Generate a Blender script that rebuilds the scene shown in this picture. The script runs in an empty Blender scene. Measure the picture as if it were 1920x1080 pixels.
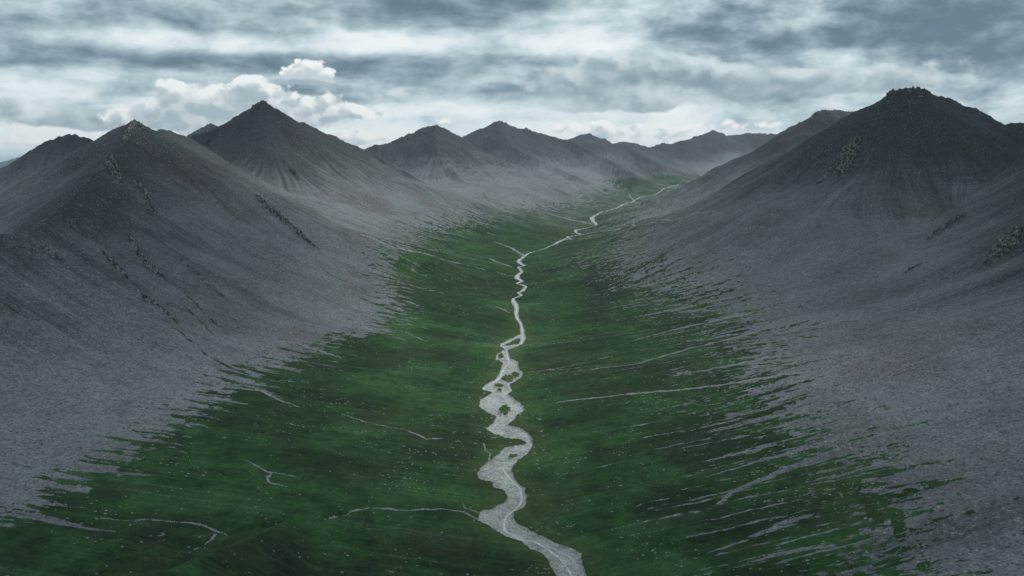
import bpy, math, random
import numpy as np

rad = math.radians
C = bpy.context.scene.collection
sc = bpy.context.scene

# ------------------------------------------------------------------ camera
CAM_H = 220.0
FPX = 1663.0                      # focal length in pixels of the 1920-wide photograph
HOR = 320.0                       # row of the true horizon
PITCH = math.atan((540.0 - HOR) / FPX)
cd = bpy.data.cameras.new('camera')
cam = bpy.data.objects.new('camera', cd); C.objects.link(cam)
cd.sensor_width = 36.0; cd.lens = 36.0 * FPX / 1920.0
cd.clip_start = 1.0; cd.clip_end = 90000.0
cam.location = (0, 0, CAM_H); cam.rotation_euler = (math.pi / 2 - PITCH, 0, 0)
sc.camera = cam

def pix_dir(px, py):
    a = (px - 960.0) / FPX; b = (540.0 - py) / FPX
    c, s = math.cos(PITCH), math.sin(PITCH)
    return np.array([a, c + b * s, -s + b * c])
def pix_at(px, py, Y):            # point on the sight line of a pixel, Y metres up the valley
    d = pix_dir(px, py); k = Y / d[1]
    return (d[0] * k, Y, CAM_H + d[2] * k)
def pix_azel(px, py):
    d = pix_dir(px, py); d = d / np.linalg.norm(d)
    return math.degrees(math.atan2(d[0], d[1])), math.degrees(math.asin(d[2]))

# ------------------------------------------------------------------ exposure
sc.view_settings.view_transform = 'Standard'; sc.view_settings.look = 'None'
sc.view_settings.gamma = 1.0; sc.view_settings.exposure = 0.0
sc.render.engine = 'CYCLES'
sc.cycles.use_denoising = True; sc.cycles.denoiser = 'OPENIMAGEDENOISE'; sc.cycles.denoising_input_passes = 'RGB_ALBEDO_NORMAL'; sc.cycles.denoising_prefilter = 'ACCURATE'
sc.cycles.max_bounces = 4; sc.cycles.volume_bounces = 0
sc.cycles.diffuse_bounces = 2; sc.cycles.glossy_bounces = 1

# ------------------------------------------------------------------ node helper
class NT:
    def __init__(s, nt): s.nt = nt; s.n = nt.nodes; s.l = nt.links
    def set(s, sock, v):
        if hasattr(v, 'is_output'): s.l.new(v, sock)
        elif isinstance(v, (tuple, list)) and len(v) == 3 and sock.type == 'RGBA': sock.default_value = (*v, 1)
        else: sock.default_value = v
    def m(s, op, a, b=None, c=None, clamp=False):
        n = s.n.new('ShaderNodeMath'); n.operation = op; n.use_clamp = clamp
        for i, v in enumerate((a, b, c)):
            if v is not None: s.set(n.inputs[i], v)
        return n.outputs[0]
    def add(s, a, b): return s.m('ADD', a, b)
    def sub(s, a, b): return s.m('SUBTRACT', a, b)
    def mul(s, a, b): return s.m('MULTIPLY', a, b)
    def mx(s, a, b): return s.m('MAXIMUM', a, b)
    def mn(s, a, b): return s.m('MINIMUM', a, b)
    def mad(s, a, b, c): return s.m('MULTIPLY_ADD', a, b, c)
    def step(s, x, lo, hi, o0=0.0, o1=1.0, smooth=True):
        n = s.n.new('ShaderNodeMapRange'); n.interpolation_type = 'SMOOTHSTEP' if smooth else 'LINEAR'
        for i, v in enumerate((x, lo, hi, o0, o1)): s.set(n.inputs[i], v)
        return n.outputs[0]
    def mix(s, f, a, b, kind='RGBA', blend='MIX'):
        n = s.n.new('ShaderNodeMix'); n.data_type = kind
        if kind == 'RGBA':
            n.blend_type = blend; s.set(n.inputs[0], f); s.set(n.inputs[6], a); s.set(n.inputs[7], b); return n.outputs[2]
        s.set(n.inputs[0], f); s.set(n.inputs[2], a); s.set(n.inputs[3], b); return n.outputs[0]
    def vec(s, x, y, z=0.0):
        n = s.n.new('ShaderNodeCombineXYZ')
        for i, v in enumerate((x, y, z)): s.set(n.inputs[i], v)
        return n.outputs[0]
    def sep(s, v):
        n = s.n.new('ShaderNodeSeparateXYZ'); s.l.new(v, n.inputs[0]); return n.outputs
    def noise(s, v, scale, detail=4.0, rough=0.5, dist=0.0, dim='3D', lac=2.0):
        n = s.n.new('ShaderNodeTexNoise'); n.noise_dimensions = dim
        s.set(n.inputs['Vector'], v); s.set(n.inputs['Scale'], scale); s.set(n.inputs['Detail'], detail)
        s.set(n.inputs['Roughness'], rough); s.set(n.inputs['Distortion'], dist); s.set(n.inputs['Lacunarity'], lac)
        return n.outputs[0]
    def voro(s, v, scale, detail=0.0, rough=0.5, feature='F1', out='Distance', dim='3D', rnd=1.0):
        n = s.n.new('ShaderNodeTexVoronoi'); n.feature = feature; n.voronoi_dimensions = dim
        s.set(n.inputs['Vector'], v); s.set(n.inputs['Scale'], scale)
        s.set(n.inputs['Detail'], detail); s.set(n.inputs['Roughness'], rough); s.set(n.inputs['Randomness'], rnd)
        return n.outputs[out]
    def attr(s, name, out='Fac'):
        n = s.n.new('ShaderNodeAttribute'); n.attribute_name = name; return n.outputs[out]

# ------------------------------------------------------------------ sky
SUN_EL, SUN_AZ = 50.0, 62.0       # azimuth measured clockwise from up-valley (+Y)
w = bpy.data.worlds.new('World'); sc.world = w; w.use_nodes = True
w.cycles.sampling_method = 'MANUAL'; w.cycles.sample_map_resolution = 256
w.node_tree.nodes.clear()
T = NT(w.node_tree)
out = T.n.new('ShaderNodeOutputWorld')
sky = T.n.new('ShaderNodeTexSky'); sky.sky_type = 'NISHITA'; sky.sun_disc = False
sky.sun_elevation = rad(SUN_EL); sky.sun_rotation = rad(SUN_AZ); sky.altitude = 3500
bg_sky = T.n.new('ShaderNodeBackground'); T.l.new(sky.outputs[0], bg_sky.inputs[0]); bg_sky.inputs[1].default_value = 0.10
tc = T.n.new('ShaderNodeTexCoord')
dx, dy, dz = T.sep(tc.outputs['Generated'])
az = T.mul(T.m('ARCTAN2', dx, dy), 180 / math.pi)
el = T.mul(T.m('ARCSINE', dz), 180 / math.pi)
AE = T.vec(az, el)                # bearing and height in degrees
def vm(op, a, b=None, c=None, o=0):
    n = T.n.new('ShaderNodeVectorMath'); n.operation = op
    for i, v in enumerate((a, b, c)):
        if v is not None: T.set(n.inputs[i], v)
    return n.outputs['Value' if op in ('DOT_PRODUCT', 'LENGTH') else 'Vector']
def gsum(lst, V=AE):              # soft patches of cloud, each at a bearing and height, with its spread and weight
    acc = 0.0
    for (px, py, sx, sy, amp) in lst:
        a0, e0 = pix_azel(px, py); ix = 29.0 / (1.75 * sx); iy = 29.0 / (1.75 * sy)
        q = vm('MULTIPLY_ADD', V, (ix, iy, 0), (-a0 * ix, -e0 * iy, 0))
        c = T.m('SUBTRACT', 1.0, vm('DOT_PRODUCT', q, q), clamp=True)
        acc = T.mad(T.mul(c, c), amp, acc)
    return acc
def nz(V, sx, sy, off, detail, rough=.55):
    return T.noise(vm('MULTIPLY_ADD', V, (sx, sy, 0), (off, off * .7, 0)), 1.0, detail, rough, dim='2D')
# high layer: long bands drawn out sideways
wx = T.mul(T.sub(nz(AE, .10, .32, 3.1, 2), .5), 4.5); wy = T.mul(T.sub(nz(AE, .14, .40, 9.7, 3), .5), 1.6)
W1 = T.n.new('ShaderNodeVectorMath'); W1.operation = 'ADD'; T.l.new(AE, W1.inputs[0]); T.l.new(T.vec(wx, wy), W1.inputs[1]); W1 = W1.outputs[0]
Wl = vm('MULTIPLY_ADD', W1, (.35, .35, 0), vm('MULTIPLY', AE, (.65, .65, 0)))
band = nz(W1, .085, .52, 1.7, 3, .5); soft = nz(Wl, .26, .60, 5.2, 8, .58)
place = gsum([(40, 66, 230, 38, -.42), (330, 25, 240, 24, -.28), (760, 30, 260, 26, -.22), (420, 84, 300, 20, .42), (940, 78, 230, 24, .30), (130, 20, 120, 14, .12),
              (300, 112, 300, 16, -.30), (660, 128, 260, 20, -.34), (900, 108, 130, 18, -.20), (120, 150, 210, 16, .10), (120, 100, 120, 12, .12),
              (1340, 62, 120, 42, -.34), (1440, 90, 90, 26, -.2), (1880, 62, 190, 62, -.62), (1640, 28, 180, 42, -.30), (1900, 35, 30, 16, .25), (1230, 140, 230, 22, -.22),
              (1130, 70, 110, 30, .30), (1000, 215, 330, 20, .30), (1500, 40, 60, 30, .12), (1600, 130, 160, 24, .10), (1800, 130, 160, 20, .05), (1320, 150, 120, 14, -.22),
              (1130, 250, 230, 18, .55), (680, 252, 130, 22, .55), (110, 250, 220, 24, .50), (250, 180, 200, 14, .18), (1480, 240, 200, 26, .02), (760, 205, 170, 12, .22)])
low = T.step(el, 1.2, 4.6, 1.0, 0.0)
lump = nz(Wl, .30, .62, 14.4, 7, .56); rt = T.step(az, -2.0, 13.0)
hi = T.add(T.mul(T.add(T.mul(T.sub(band, .5), T.mad(rt, -.6, 1.25)), T.mad(T.mul(T.sub(lump, .5), rt), 1.5, T.mul(T.sub(soft, .5), T.mad(rt, -.5, 1.35)))), T.mad(low, -.35, 1.0)), T.mad(low, .32, place))
t_hi = T.step(hi, -.62, .62, 0, 1, False)
ramp = T.n.new('ShaderNodeValToRGB'); T.l.new(t_hi, ramp.inputs[0])
cr = ramp.color_ramp; cr.interpolation = 'B_SPLINE'
for k, (p, c) in enumerate([(0.0, (.115, .180, .225)), (.26, (.25, .350, .41)), (.50, (.49, .61, .66)), (.74, (.79, .895, .925)), (1.0, (.95, 1.0, 1.0))]):
    e = cr.elements[k] if k < 2 else cr.elements.new(p)
    e.position = p; e.color = (*c, 1)
col = ramp.outputs[0]
# cumulus: heaps with billowing tops, greyer beneath
Wc = T.n.new('ShaderNodeVectorMath'); Wc.operation = 'ADD'; T.l.new(AE, Wc.inputs[0])
T.l.new(T.vec(T.mul(T.sub(nz(AE, .9, 1.2, 31.0, 3), .5), .9), T.mul(T.sub(nz(AE, .9, 1.2, 57.0, 3), .5), .6)), Wc.inputs[1]); Wc = Wc.outputs[0]
def heap(blobs, off, scale, amp, fine, lift, edge, tops, bases, rimw, puff=.5, density=1.0):
    """soft heap: outline from noise with a few rounded puffs, brighter along its upper rim and on bumps that face up"""
    def parts(V):
        lo = nz(V, scale, scale * 1.45, off, 1.5, .5)
        d = T.voro(vm('MULTIPLY_ADD', V, (scale * 1.3, scale * 1.8, 0), (off, off, 0)), 1.0, 1.0, .5, 'SMOOTH_F1', dim='2D')
        return T.mad(T.sub(lo, .5), amp, T.mul(T.sub(.40, d), puff))
    up = (lift * .5, lift, 0)
    f = T.mul(T.sub(nz(AE, scale * 2.6, scale * 3.4, off + 3, 5, .60), .5), fine)
    p0 = T.add(parts(Wc), f); p1 = parts(vm('ADD', Wc, up))
    g0 = gsum(blobs); g1 = gsum(blobs, vm('ADD', AE, up))
    d0 = T.add(p0, g0); d1 = T.add(p1, g1)
    alpha = T.mul(T.step(d0, .46, .46 + edge), T.mul(T.step(g0, .20, .46), density))
    rim = T.sub(1.0, T.step(d1, .46 - rimw * .5, .46 + rimw))
    bump = T.step(T.sub(p0, p1), -.28, .34)
    lit = T.mn(1.0, T.add(T.mul(rim, .62), T.mul(bump, T.mad(rim, .25, .42))))
    return alpha, T.mix(lit, bases, tops)
def lay(base, h): return T.mix(h[0], base, h[1])
far_blobs = [(60, 264, 120, 14, .75), (660, 250, 40, 16, .8), (700, 262, 110, 12, .75), (1010, 236, 45, 13, .8), (1120, 240, 80, 20, 1.0), (1190, 262, 80, 10, .7), (1300, 242, 80, 14, .8), (1420, 232, 70, 12, .7), (840, 226, 40, 10, .6)]
col = lay(col, heap(far_blobs, 11.3, .55, .9, .7, .45, .35, (1.0, 1.0, 1.0), (.50, .60, .65), .6, .8))
mid_blobs = [(110, 220, 150, 20, 1.1), (200, 225, 80, 16, .8), (8, 190, 24, 10, .8), (770, 182, 56, 16, .9), (890, 192, 46, 18, .9), (980, 150, 60, 24, .85), (1080, 178, 80, 20, 1.0), (1120, 132, 90, 32, 1.0), (1150, 205, 110, 12, .8),
             (1215, 184, 80, 18, .9), (1300, 135, 130, 34, 1.1), (1450, 150, 120, 22, .95), (1370, 188, 90, 14, .85), (1560, 165, 140, 22, .9), (1840, 222, 150, 20, .95), (1720, 135, 140, 26, .8), (1640, 205, 60, 12, .6), (1500, 225, 80, 14, .6)]
col = lay(col, heap(mid_blobs, 23.9, .34, 1.0, .8, .55, .50, (.70, .79, .82), (.25, .345, .40), .9, .5, .92))
main_blobs = [(345, 200, 62, 44, 1.25), (435, 196, 62, 40, 1.15), (500, 180, 44, 36, .9), (590, 205, 90, 30, 1.2), (400, 225, 150, 20, 1.0), (330, 165, 30, 20, .5), (470, 158, 24, 18, .6), (690, 212, 60, 14, .7), (255, 218, 60, 20, .9)]
col = lay(col, heap(main_blobs, 41.7, .55, .75, 1.0, .55, .42, (.94, .98, .98), (.41, .505, .555), 1.2, .8))
cap_blobs = [(582, 130, 40, 20, 1.15), (545, 138, 34, 13, .85), (606, 146, 30, 12, .8)]
col = lay(col, heap(cap_blobs, 77.7, .8, .7, 1.0, .36, .36, (1.0, 1.0, 1.0), (.58, .67, .715), .9, .9))
skirt_blobs = [(550, 149, 64, 11, 1.15), (600, 152, 40, 8, .7)]
col = lay(col, heap(skirt_blobs, 91.3, .5, .6, .7, .30, .45, (.60, .69, .73), (.36, .455, .51), .4, .4, .9))
bg_cl = T.n.new('ShaderNodeBackground'); T.l.new(col, bg_cl.inputs[0]); bg_cl.inputs[1].default_value = 1.0
# cloud cover: almost closed, thinner low down where some blue shows
cover = T.step(T.mad(T.step(el, -3.0, 9.0), .3, hi), -0.9, -0.2, 0.88, 0.97)
mixs = T.n.new('ShaderNodeMixShader'); T.l.new(cover, mixs.inputs[0]); T.l.new(bg_sky.outputs[0], mixs.inputs[1]); T.l.new(bg_cl.outputs[0], mixs.inputs[2])
T.l.new(mixs.outputs[0], out.inputs[0])

sd = bpy.data.lights.new('sun', 'SUN'); sun = bpy.data.objects.new('sun', sd); C.objects.link(sun)
sd.energy = 2.0; sd.angle = rad(10); sd.color = (1.0, .96, .90)
sun.rotation_euler = (rad(90 - SUN_EL), 0, rad(180 - SUN_AZ))

# ------------------------------------------------------------------ noise on arrays
rng = np.random.default_rng(7)
PERM = np.tile(rng.permutation(256).astype(np.int32), 3)
GA = rng.uniform(0, 2 * np.pi, 256); GX = np.cos(GA).astype(np.float32); GY = np.sin(GA).astype(np.float32)
def pn(x, y):
    x = np.asarray(x, np.float32); y = np.asarray(y, np.float32)
    xf = np.floor(x); yf = np.floor(y); xi = xf.astype(np.int32) & 255; yi = yf.astype(np.int32) & 255
    fx = x - xf; fy = y - yf
    u = fx * fx * fx * (fx * (fx * 6 - 15) + 10); v = fy * fy * fy * (fy * (fy * 6 - 15) + 10)
    def g(ix, iy, ax, ay):
        h = PERM[PERM[ix] + iy]; return GX[h] * ax + GY[h] * ay
    a = g(xi, yi, fx, fy); b = g(xi + 1, yi, fx - 1, fy); c = g(xi, yi + 1, fx, fy - 1); d = g(xi + 1, yi + 1, fx - 1, fy - 1)
    a += u * (b - a); c += u * (d - c)
    return (a + v * (c - a)) * 1.5
def fbm(x, y, o=4, gain=.5):
    r = 0; amp = 1.0
    for k in range(o):
        r = r + amp * pn(x * 2 ** k + 17.3 * k, y * 2 ** k - 9.1 * k); amp *= gain
    return r
def sstep(x, a, b):
    t = np.clip((x - a) / (b - a), 0, 1); return t * t * (3 - 2 * t)

# ------------------------------------------------------------------ the valley: floor and ridges
RIVER_PIX = [(1135, 1180, 90), (1104, 1110, 80), (1072, 1080, 56), (1061, 1046, 62), (1040, 1026, 58), (1000, 1008, 50), (955, 985, 52), (930, 965, 60), (958, 940, 44), (965, 915, 40),
             (930, 885, 62), (965, 850, 46), (990, 825, 22), (950, 808, 46), (940, 790, 36), (950, 765, 70), (920, 735, 40), (945, 705, 40), (950, 660, 20),
             (980, 625, 8), (978, 616, 5), (976, 605, 6), (970, 596, 8), (968, 586, 7), (969, 577, 10), (965, 568, 12), (972, 549, 6), (981, 540, 8), (975, 525, 10), (975, 505, 8), (975, 492, 8),
             (989, 476, 5), (1018, 467, 4), (1040, 456, 6), (1070, 446, 5), (1083, 438, 4), (1083, 431, 4), (1115, 422, 4), (1111, 410, 7), (1121, 401, 5), (1143, 394, 4), (1162, 387, 4),
             (1182, 380, 3), (1200, 370, 2.5), (1240, 358, 2.5), (1277, 343, 2), (1310, 335, 2)]
def floor_z(Y):
    z = 0.02 * (np.minimum(Y, 9000) - 460) + 0.03 * np.maximum(np.minimum(Y, 9000) - 5000, 0)
    return z * (1 - sstep(Y, 9500, 13000)) - 40 * sstep(Y, 9500, 13000)
def floor_hit(px, py):
    d = pix_dir(px, py); lo, hi = 50.0, 9000.0
    for _ in range(60):
        m = .5 * (lo + hi); z = CAM_H + d[2] * m / d[1]
        if z > floor_z(m): lo = m
        else: hi = m
    return d[0] * lo / d[1], lo
_rw = np.array([floor_hit(p[0], p[1]) for p in RIVER_PIX if p[2] > 0])
_o = np.argsort(_rw[:, 1]); RY = _rw[_o, 1]; RX = _rw[_o, 0]
_ky = np.concatenate([[-800, 200], np.linspace(430, 7000, 40)])
_kx = np.interp(_ky, RY, RX); _kx[0] = 10; _kx[1] = 40
for _ in range(2): _kx[2:-1] = (_kx[1:-2] + 2 * _kx[2:-1] + _kx[3:]) / 4
def river_x(Y): return np.interp(Y, _ky, _kx)
def base_z(X, Y):
    d = np.abs(X - river_x(Y)); v = np.sqrt(d * d + 30.0 ** 2) - 30
    side = .10 + .05 * (1 - sstep(Y, 500, 1100))
    vm_ = np.minimum(v, 440); zb = floor_z(Y) + (side * vm_ + 62 * (vm_ / 440) ** 2.2 * sstep(Y, 900, 1500)) * (1 - sstep(Y, 7000, 9000))
    away = sstep(-X, 1500, 3500)
    return zb * (1 - away) - 40 * away

P = pix_at
# name, foot slope, profile power, crest points
RIDGES = [
 ('L1', .66, 1, [P(252, 228, 1600), P(285, 247, 1700), P(300, 244, 1760), P(325, 250, 1850), P(352, 259, 1950), P(400, 297, 1930), P(450, 338, 1880), P(500, 374, 1830), P(540, 405, 1800)]),
 ('L1', .66, 1, [P(252, 228, 1600), P(225, 275, 1450), P(205, 305, 1330), P(150, 350, 1150), P(75, 425, 950), P(0, 445, 880), P(-150, 500, 760), P(-350, 590, 620), (-520, 300, 135), (-520, 0, 150), (-520, -600, 170)]),
 ('L1', .60, 1.25, [P(252, 228, 1600), P(215, 249, 1700), P(180, 267, 1850)]),
 ('L0', .62, 1.3, [P(-200, 420, 2300), P(-60, 350, 2400), P(20, 315, 2500), P(70, 285, 2550), P(105, 260, 2600), P(128, 254, 2620), P(150, 257, 2650), P(180, 264, 2700), P(240, 280, 2800)]),
 ('LB', .62, 1.3, [P(330, 275, 3500), P(360, 255, 3550), P(385, 236, 3600), P(397, 232, 3600), P(412, 240, 3650), P(450, 265, 3700)]),
 ('L2', .63, 1, [P(340, 275, 2450), P(368, 256, 2520), P(400, 242, 2600), P(425, 233, 2630), P(450, 226, 2660), P(470, 210, 2690), P(493, 193, 2700), P(515, 205, 2710), P(545, 222, 2740), P(580, 236, 2790), P(620, 255, 2850), P(650, 268, 2900), P(682, 280, 2950), P(730, 305, 2920), P(800, 345, 2850), P(860, 373, 2790), P(925, 398, 2740)]),
 ('L2', .60, 1.3, [P(493, 193, 2700), P(500, 260, 2450), P(560, 330, 2300)]),
 ('L2', .60, 1.3, [P(425, 233, 2630), P(430, 290, 2400), P(470, 345, 2250)]),
 ('L3', .58, 1, [P(640, 292, 4150), P(690, 277, 4150), P(715, 270, 4180), P(740, 263, 4200), P(778, 247, 4250), P(800, 238, 4290), P(815, 233, 4300), P(830, 240, 4300), P(852, 257, 4290), P(872, 271, 4250), P(930, 300, 4150), P(985, 326, 4050), P(1040, 350, 3900), P(1080, 372, 3800)]),
 ('L3', .55, 1.3, [P(815, 233, 4300), P(820, 290, 3850), P(870, 340, 3600), P(920, 368, 3500)]),
 ('L4', .55, 1, [P(840, 275, 5700), P(868, 256, 5700), P(900, 243, 5750), P(920, 237, 5780), P(935, 227, 5800), P(955, 236, 5800), P(975, 242, 5850), P(990, 241, 5850), P(1010, 250, 5850), P(1050, 260, 5900), P(1075, 266, 5900), P(1120, 269, 6000), P(1170, 274, 6200), P(1215, 277, 6700), P(1240, 285, 7000)]),
 ('L4', .50, 1.25, [P(935, 227, 5800), P(950, 270, 5300), P(1010, 300, 5000), P(1080, 330, 4750)]),
 ('L4', .50, 1.25, [P(1075, 266, 5900), P(1110, 285, 5600), P(1150, 305, 5400), P(1190, 328, 5150)]),
 ('L4', .50, 1.25, [P(1170, 274, 6200), P(1200, 290, 6000), P(1235, 310, 5850)]),
 ('F1', .5, 1.2, [P(1040, 275, 9000), P(1062, 263, 9000), P(1085, 254, 9000), P(1105, 250, 9000), P(1125, 258, 9000), P(1150, 273, 9000)]),
 ('F2', .5, 1.2, [P(1130, 276, 9600), P(1155, 268, 9600), P(1168, 265, 9600), P(1190, 268, 9600), P(1222, 278, 9600), P(1260, 285, 9600)]),
 ('F3', .55, 1, [P(1212, 279, 7700), P(1243, 269, 7750), P(1262, 269, 7800), P(1300, 257, 7800), P(1325, 249, 7850), P(1337, 245, 7900), P(1347, 247, 7900), P(1358, 255, 7950), P(1385, 253, 8000), P(1405, 248, 8050), P(1425, 250, 8000), P(1470, 254, 7900), P(1540, 262, 7700)]),
 ('F3', .50, 1.25, [P(1300, 257, 7800), P(1290, 285, 7400), P(1270, 305, 7100)]),
 ('R2', .64, 1, [P(1530, 218, 2880), P(1537, 210, 2890), P(1550, 206, 2900), P(1565, 207, 2930), P(1590, 211, 3000), P(1620, 213, 3100), P(1700, 225, 3200), P(1800, 240, 3300)]),
 ('R2', .64, 1, [P(1565, 207, 2930), P(1590, 235, 3500), P(1620, 265, 4300), P(1600, 275, 5200), P(1560, 270, 6600), P(1540, 262, 7700)]),
 ('R1', .66, 1, [P(1618, 226, 1880), P(1640, 207, 1830), P(1655, 195, 1800), P(1665, 183, 1800), P(1675, 175, 1800), P(1695, 172, 1800), P(1715, 170, 1800), P(1733, 173, 1820), P(1742, 180, 1850), P(1775, 184, 1900), P(1800, 195, 1930), P(1830, 208, 1970), P(1855, 222, 2000), P(1868, 231, 2000), P(1890, 233, 1950), P(1920, 230, 1900), P(1990, 222, 1750), P(2150, 205, 1400), P(2400, 185, 1000), P(2860, 160, 700), (830, 0, 290), (830, -600, 290)]),
 ('R2', .66, 1, [P(1618, 226, 1880), P(1604, 262, 2300), P(1562, 224, 2880)]),
 ('R1', .60, 1.3, [P(1890, 233, 1950), P(1880, 290, 1650), P(1850, 350, 1480)]),
 ('SP', .80, 1, [(-110, -100, 185), (-122, 120, 136), (-128, 260, 90), (-130, 400, 44), (-126, 500, 18), (-115, 570, 6)]),
 ('F0', .4, 1.1, [P(-260, 300, 22000), P(-120, 306, 22000), P(-40, 309, 22000), P(5, 300, 22000), P(28, 296, 22000), P(44, 293, 22000), P(62, 303, 22000), P(100, 309, 22000), P(170, 302, 22000), P(260, 306, 22000)]),
 ('F0', .4, 1.1, [P(-200, 308, 15000), P(-80, 318, 15000), P(-10, 317, 15000), P(18, 312, 15000), P(45, 309, 15000), P(80, 316, 15000), P(140, 322, 15000)]),
]
GROUPS = ['L1', 'L0', 'LB', 'L2', 'L3', 'L4', 'F1', 'F2', 'F3', 'R2', 'R1', 'SP', 'F0']

def terrain(X, Y, detail=True):
    """height and the fields that go with it: who owns the point, distance down the fall line, run along the crest"""
    zb = base_z(X, Y)
    acc = np.zeros_like(X); best = np.zeros_like(X); own = np.full(X.shape, -1, np.int8)
    S = np.zeros_like(X); D = np.zeros_like(X); Tt = np.ones_like(X)
    nz = fbm(X / 330.0, Y / 330.0, 3) if detail else 0
    q = 7.0; tops = {}
    for ri, (nm, slope, p, pts) in enumerate(RIDGES):
        pts = np.array(pts, np.float32)
        rb = np.zeros_like(X); rs = np.zeros_like(X); rd = np.zeros_like(X); rt = np.ones_like(X)
        s0 = 0.0
        for a, b in zip(pts[:-1], pts[1:]):
            ex, ey = b[0] - a[0], b[1] - a[1]; L = math.hypot(ex, ey) + 1e-6
            hm = max(a[2], b[2]) + 60
            Rm = 2.0 * hm / slope
            near = (X > min(a[0], b[0]) - Rm) & (X < max(a[0], b[0]) + Rm) & (Y > min(a[1], b[1]) - Rm) & (Y < max(a[1], b[1]) + Rm)
            ii = np.nonzero(near)
            if len(ii[0]):
                x = X[ii]; y = Y[ii]
                t = np.clip(((x - a[0]) * ex + (y - a[1]) * ey) / (L * L), 0, 1)
                ox = x - a[0] - t * ex; oy = y - a[1] - t * ey
                d = np.sqrt(ox * ox + oy * oy)
                h = np.maximum(a[2] + t * (b[2] - a[2]) - zb[ii], 0.5)
                dd = np.sqrt(d * d + 16.0) - 4.0
                if detail: dd = dd * (1 + .10 * nz[ii] * sstep(d, 0, 160))
                Dm = 1.75 * h / slope                       # straight talus slope that eases out at its foot
                a_ = h - slope * dd; kk = .13 * h + 5.0 * np.clip((h - 60) / 60, .1, 1)
                v = .5 * (a_ + np.sqrt(a_ * a_ + 4 * kk * kk)) * (2 * h / (h + np.sqrt(h * h + 4 * kk * kk))) * sstep(1 - dd / Dm, 0, .45)
                k = v > rb[ii]
                jj = tuple(i[k] for i in ii)
                rb[jj] = v[k]; rd[jj] = d[k]; rt[jj] = (dd / Dm)[k]
                rs[jj] = (s0 + t * L + 300 * np.arctan2(oy, ox))[k]
            s0 += L
        gi = GROUPS.index(nm)
        if gi not in tops: tops[gi] = rb.copy()
        else: np.maximum(tops[gi], rb, out=tops[gi])
        k = rb > best
        best[k] = rb[k]; own[k] = ri; S[k] = rs[k]; D[k] = rd[k]; Tt[k] = rt[k]
    for v in tops.values(): acc += v ** q
    H = acc ** (1 / q)
    z = zb + H
    return z, H, own, S, D, Tt

# ------------------------------------------------------------------ sampling grid: a fan that thins out with distance
az_in = np.linspace(-33, 33, 1340); az_l = np.linspace(-62, -33, 110)[:-1]; az_r = np.linspace(33, 62, 110)[1:]
AZ = np.radians(np.concatenate([az_l, az_in, az_r])).astype(np.float32)
RR = np.concatenate([np.geomspace(90, 360, 60)[:-1], np.geomspace(360, 3000, 860)[:-1], np.geomspace(3000, 10500, 300)[:-1], np.geomspace(10500, 42000, 90)]).astype(np.float32)
GXX = (RR[:, None] * np.sin(AZ)[None]).astype(np.float32); GYY = (RR[:, None] * np.cos(AZ)[None]).astype(np.float32)
NR, NA = GXX.shape
Z0, HH, OWN, SS, DD, TT = terrain(GXX, GYY)

# sight lines onto the ground, for putting things where they stand
_rowel = (Z0 - CAM_H) / RR[:, None]
_hmax = np.maximum.accumulate(_rowel, axis=0)
def at(px, py):
    d = pix_dir(px, py); a = math.atan2(d[0], d[1]); e = d[2] / math.hypot(d[0], d[1])
    j = np.interp(a, AZ, np.arange(NA)); j0 = int(np.clip(round(float(j)), 0, NA - 1))
    colm = _rowel[:, j0]; hit = np.nonzero(colm > e)[0]
    hit = hit[hit > 20]
    if not len(hit): r = 9000.0
    else:
        i = hit[0]; e0, e1 = colm[i - 1], colm[i]; t = 0 if e1 == e0 else float(np.clip((e - e0) / (e1 - e0), 0, 1)); r = float(RR[i - 1] + t * (RR[i] - RR[i - 1]))
    return r * math.sin(a), r * math.cos(a)
def polyline_sd(lines, X, Y, grow=40.0):
    """width minus distance (metres) to a set of traced strips: positive inside a strip"""
    res = np.full(X.shape, -1e3, np.float32)
    for ln in lines:
        pts = []
        for (px, py, wpx) in ln:
            x, y = at(px, py); pts.append((x, y, .5 * wpx * math.hypot(x, y) / FPX))
        for a, b in zip(pts[:-1], pts[1:]):
            m = grow + max(a[2], b[2])
            ii = np.nonzero((X > min(a[0], b[0]) - m) & (X < max(a[0], b[0]) + m) & (Y > min(a[1], b[1]) - m) & (Y < max(a[1], b[1]) + m))
            if not len(ii[0]): continue
            ex, ey = b[0] - a[0], b[1] - a[1]; L2 = ex * ex + ey * ey + 1e-6
            x = X[ii]; y = Y[ii]
            t = np.clip(((x - a[0]) * ex + (y - a[1]) * ey) / L2, 0, 1)
            dd = np.hypot(x - a[0] - t * ex, y - a[1] - t * ey)
            v = a[2] + t * (b[2] - a[2]) - dd
            res[ii] = np.maximum(res[ii], v)
    return res
def poly_sd(poly, X, Y, m=60.0):
    """signed distance to a closed outline (positive inside)"""
    pw = np.array(poly, np.float32)
    res = np.full(X.shape, -1e3, np.float32)
    ii = np.nonzero((X > pw[:, 0].min() - m) & (X < pw[:, 0].max() + m) & (Y > pw[:, 1].min() - m) & (Y < pw[:, 1].max() + m))
    x = X[ii]; y = Y[ii]; best = np.full(x.shape, 1e9, np.float32); inside = np.zeros(x.shape, bool)
    n = len(pw)
    for k in range(n):
        a = pw[k]; b = pw[(k + 1) % n]; ex, ey = b - a
        t = np.clip(((x - a[0]) * ex + (y - a[1]) * ey) / (ex * ex + ey * ey + 1e-9), 0, 1)
        best = np.minimum(best, (x - a[0] - t * ex) ** 2 + (y - a[1] - t * ey) ** 2)
        c = ((a[1] > y) != (b[1] > y))
        with np.errstate(divide='ignore', invalid='ignore'):
            xi = a[0] + (y - a[1]) * ex / (ey if ey != 0 else 1e-9)
        inside ^= c & (x < xi)
    res[ii] = np.where(inside, np.sqrt(best), -np.sqrt(best))
    return res

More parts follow.
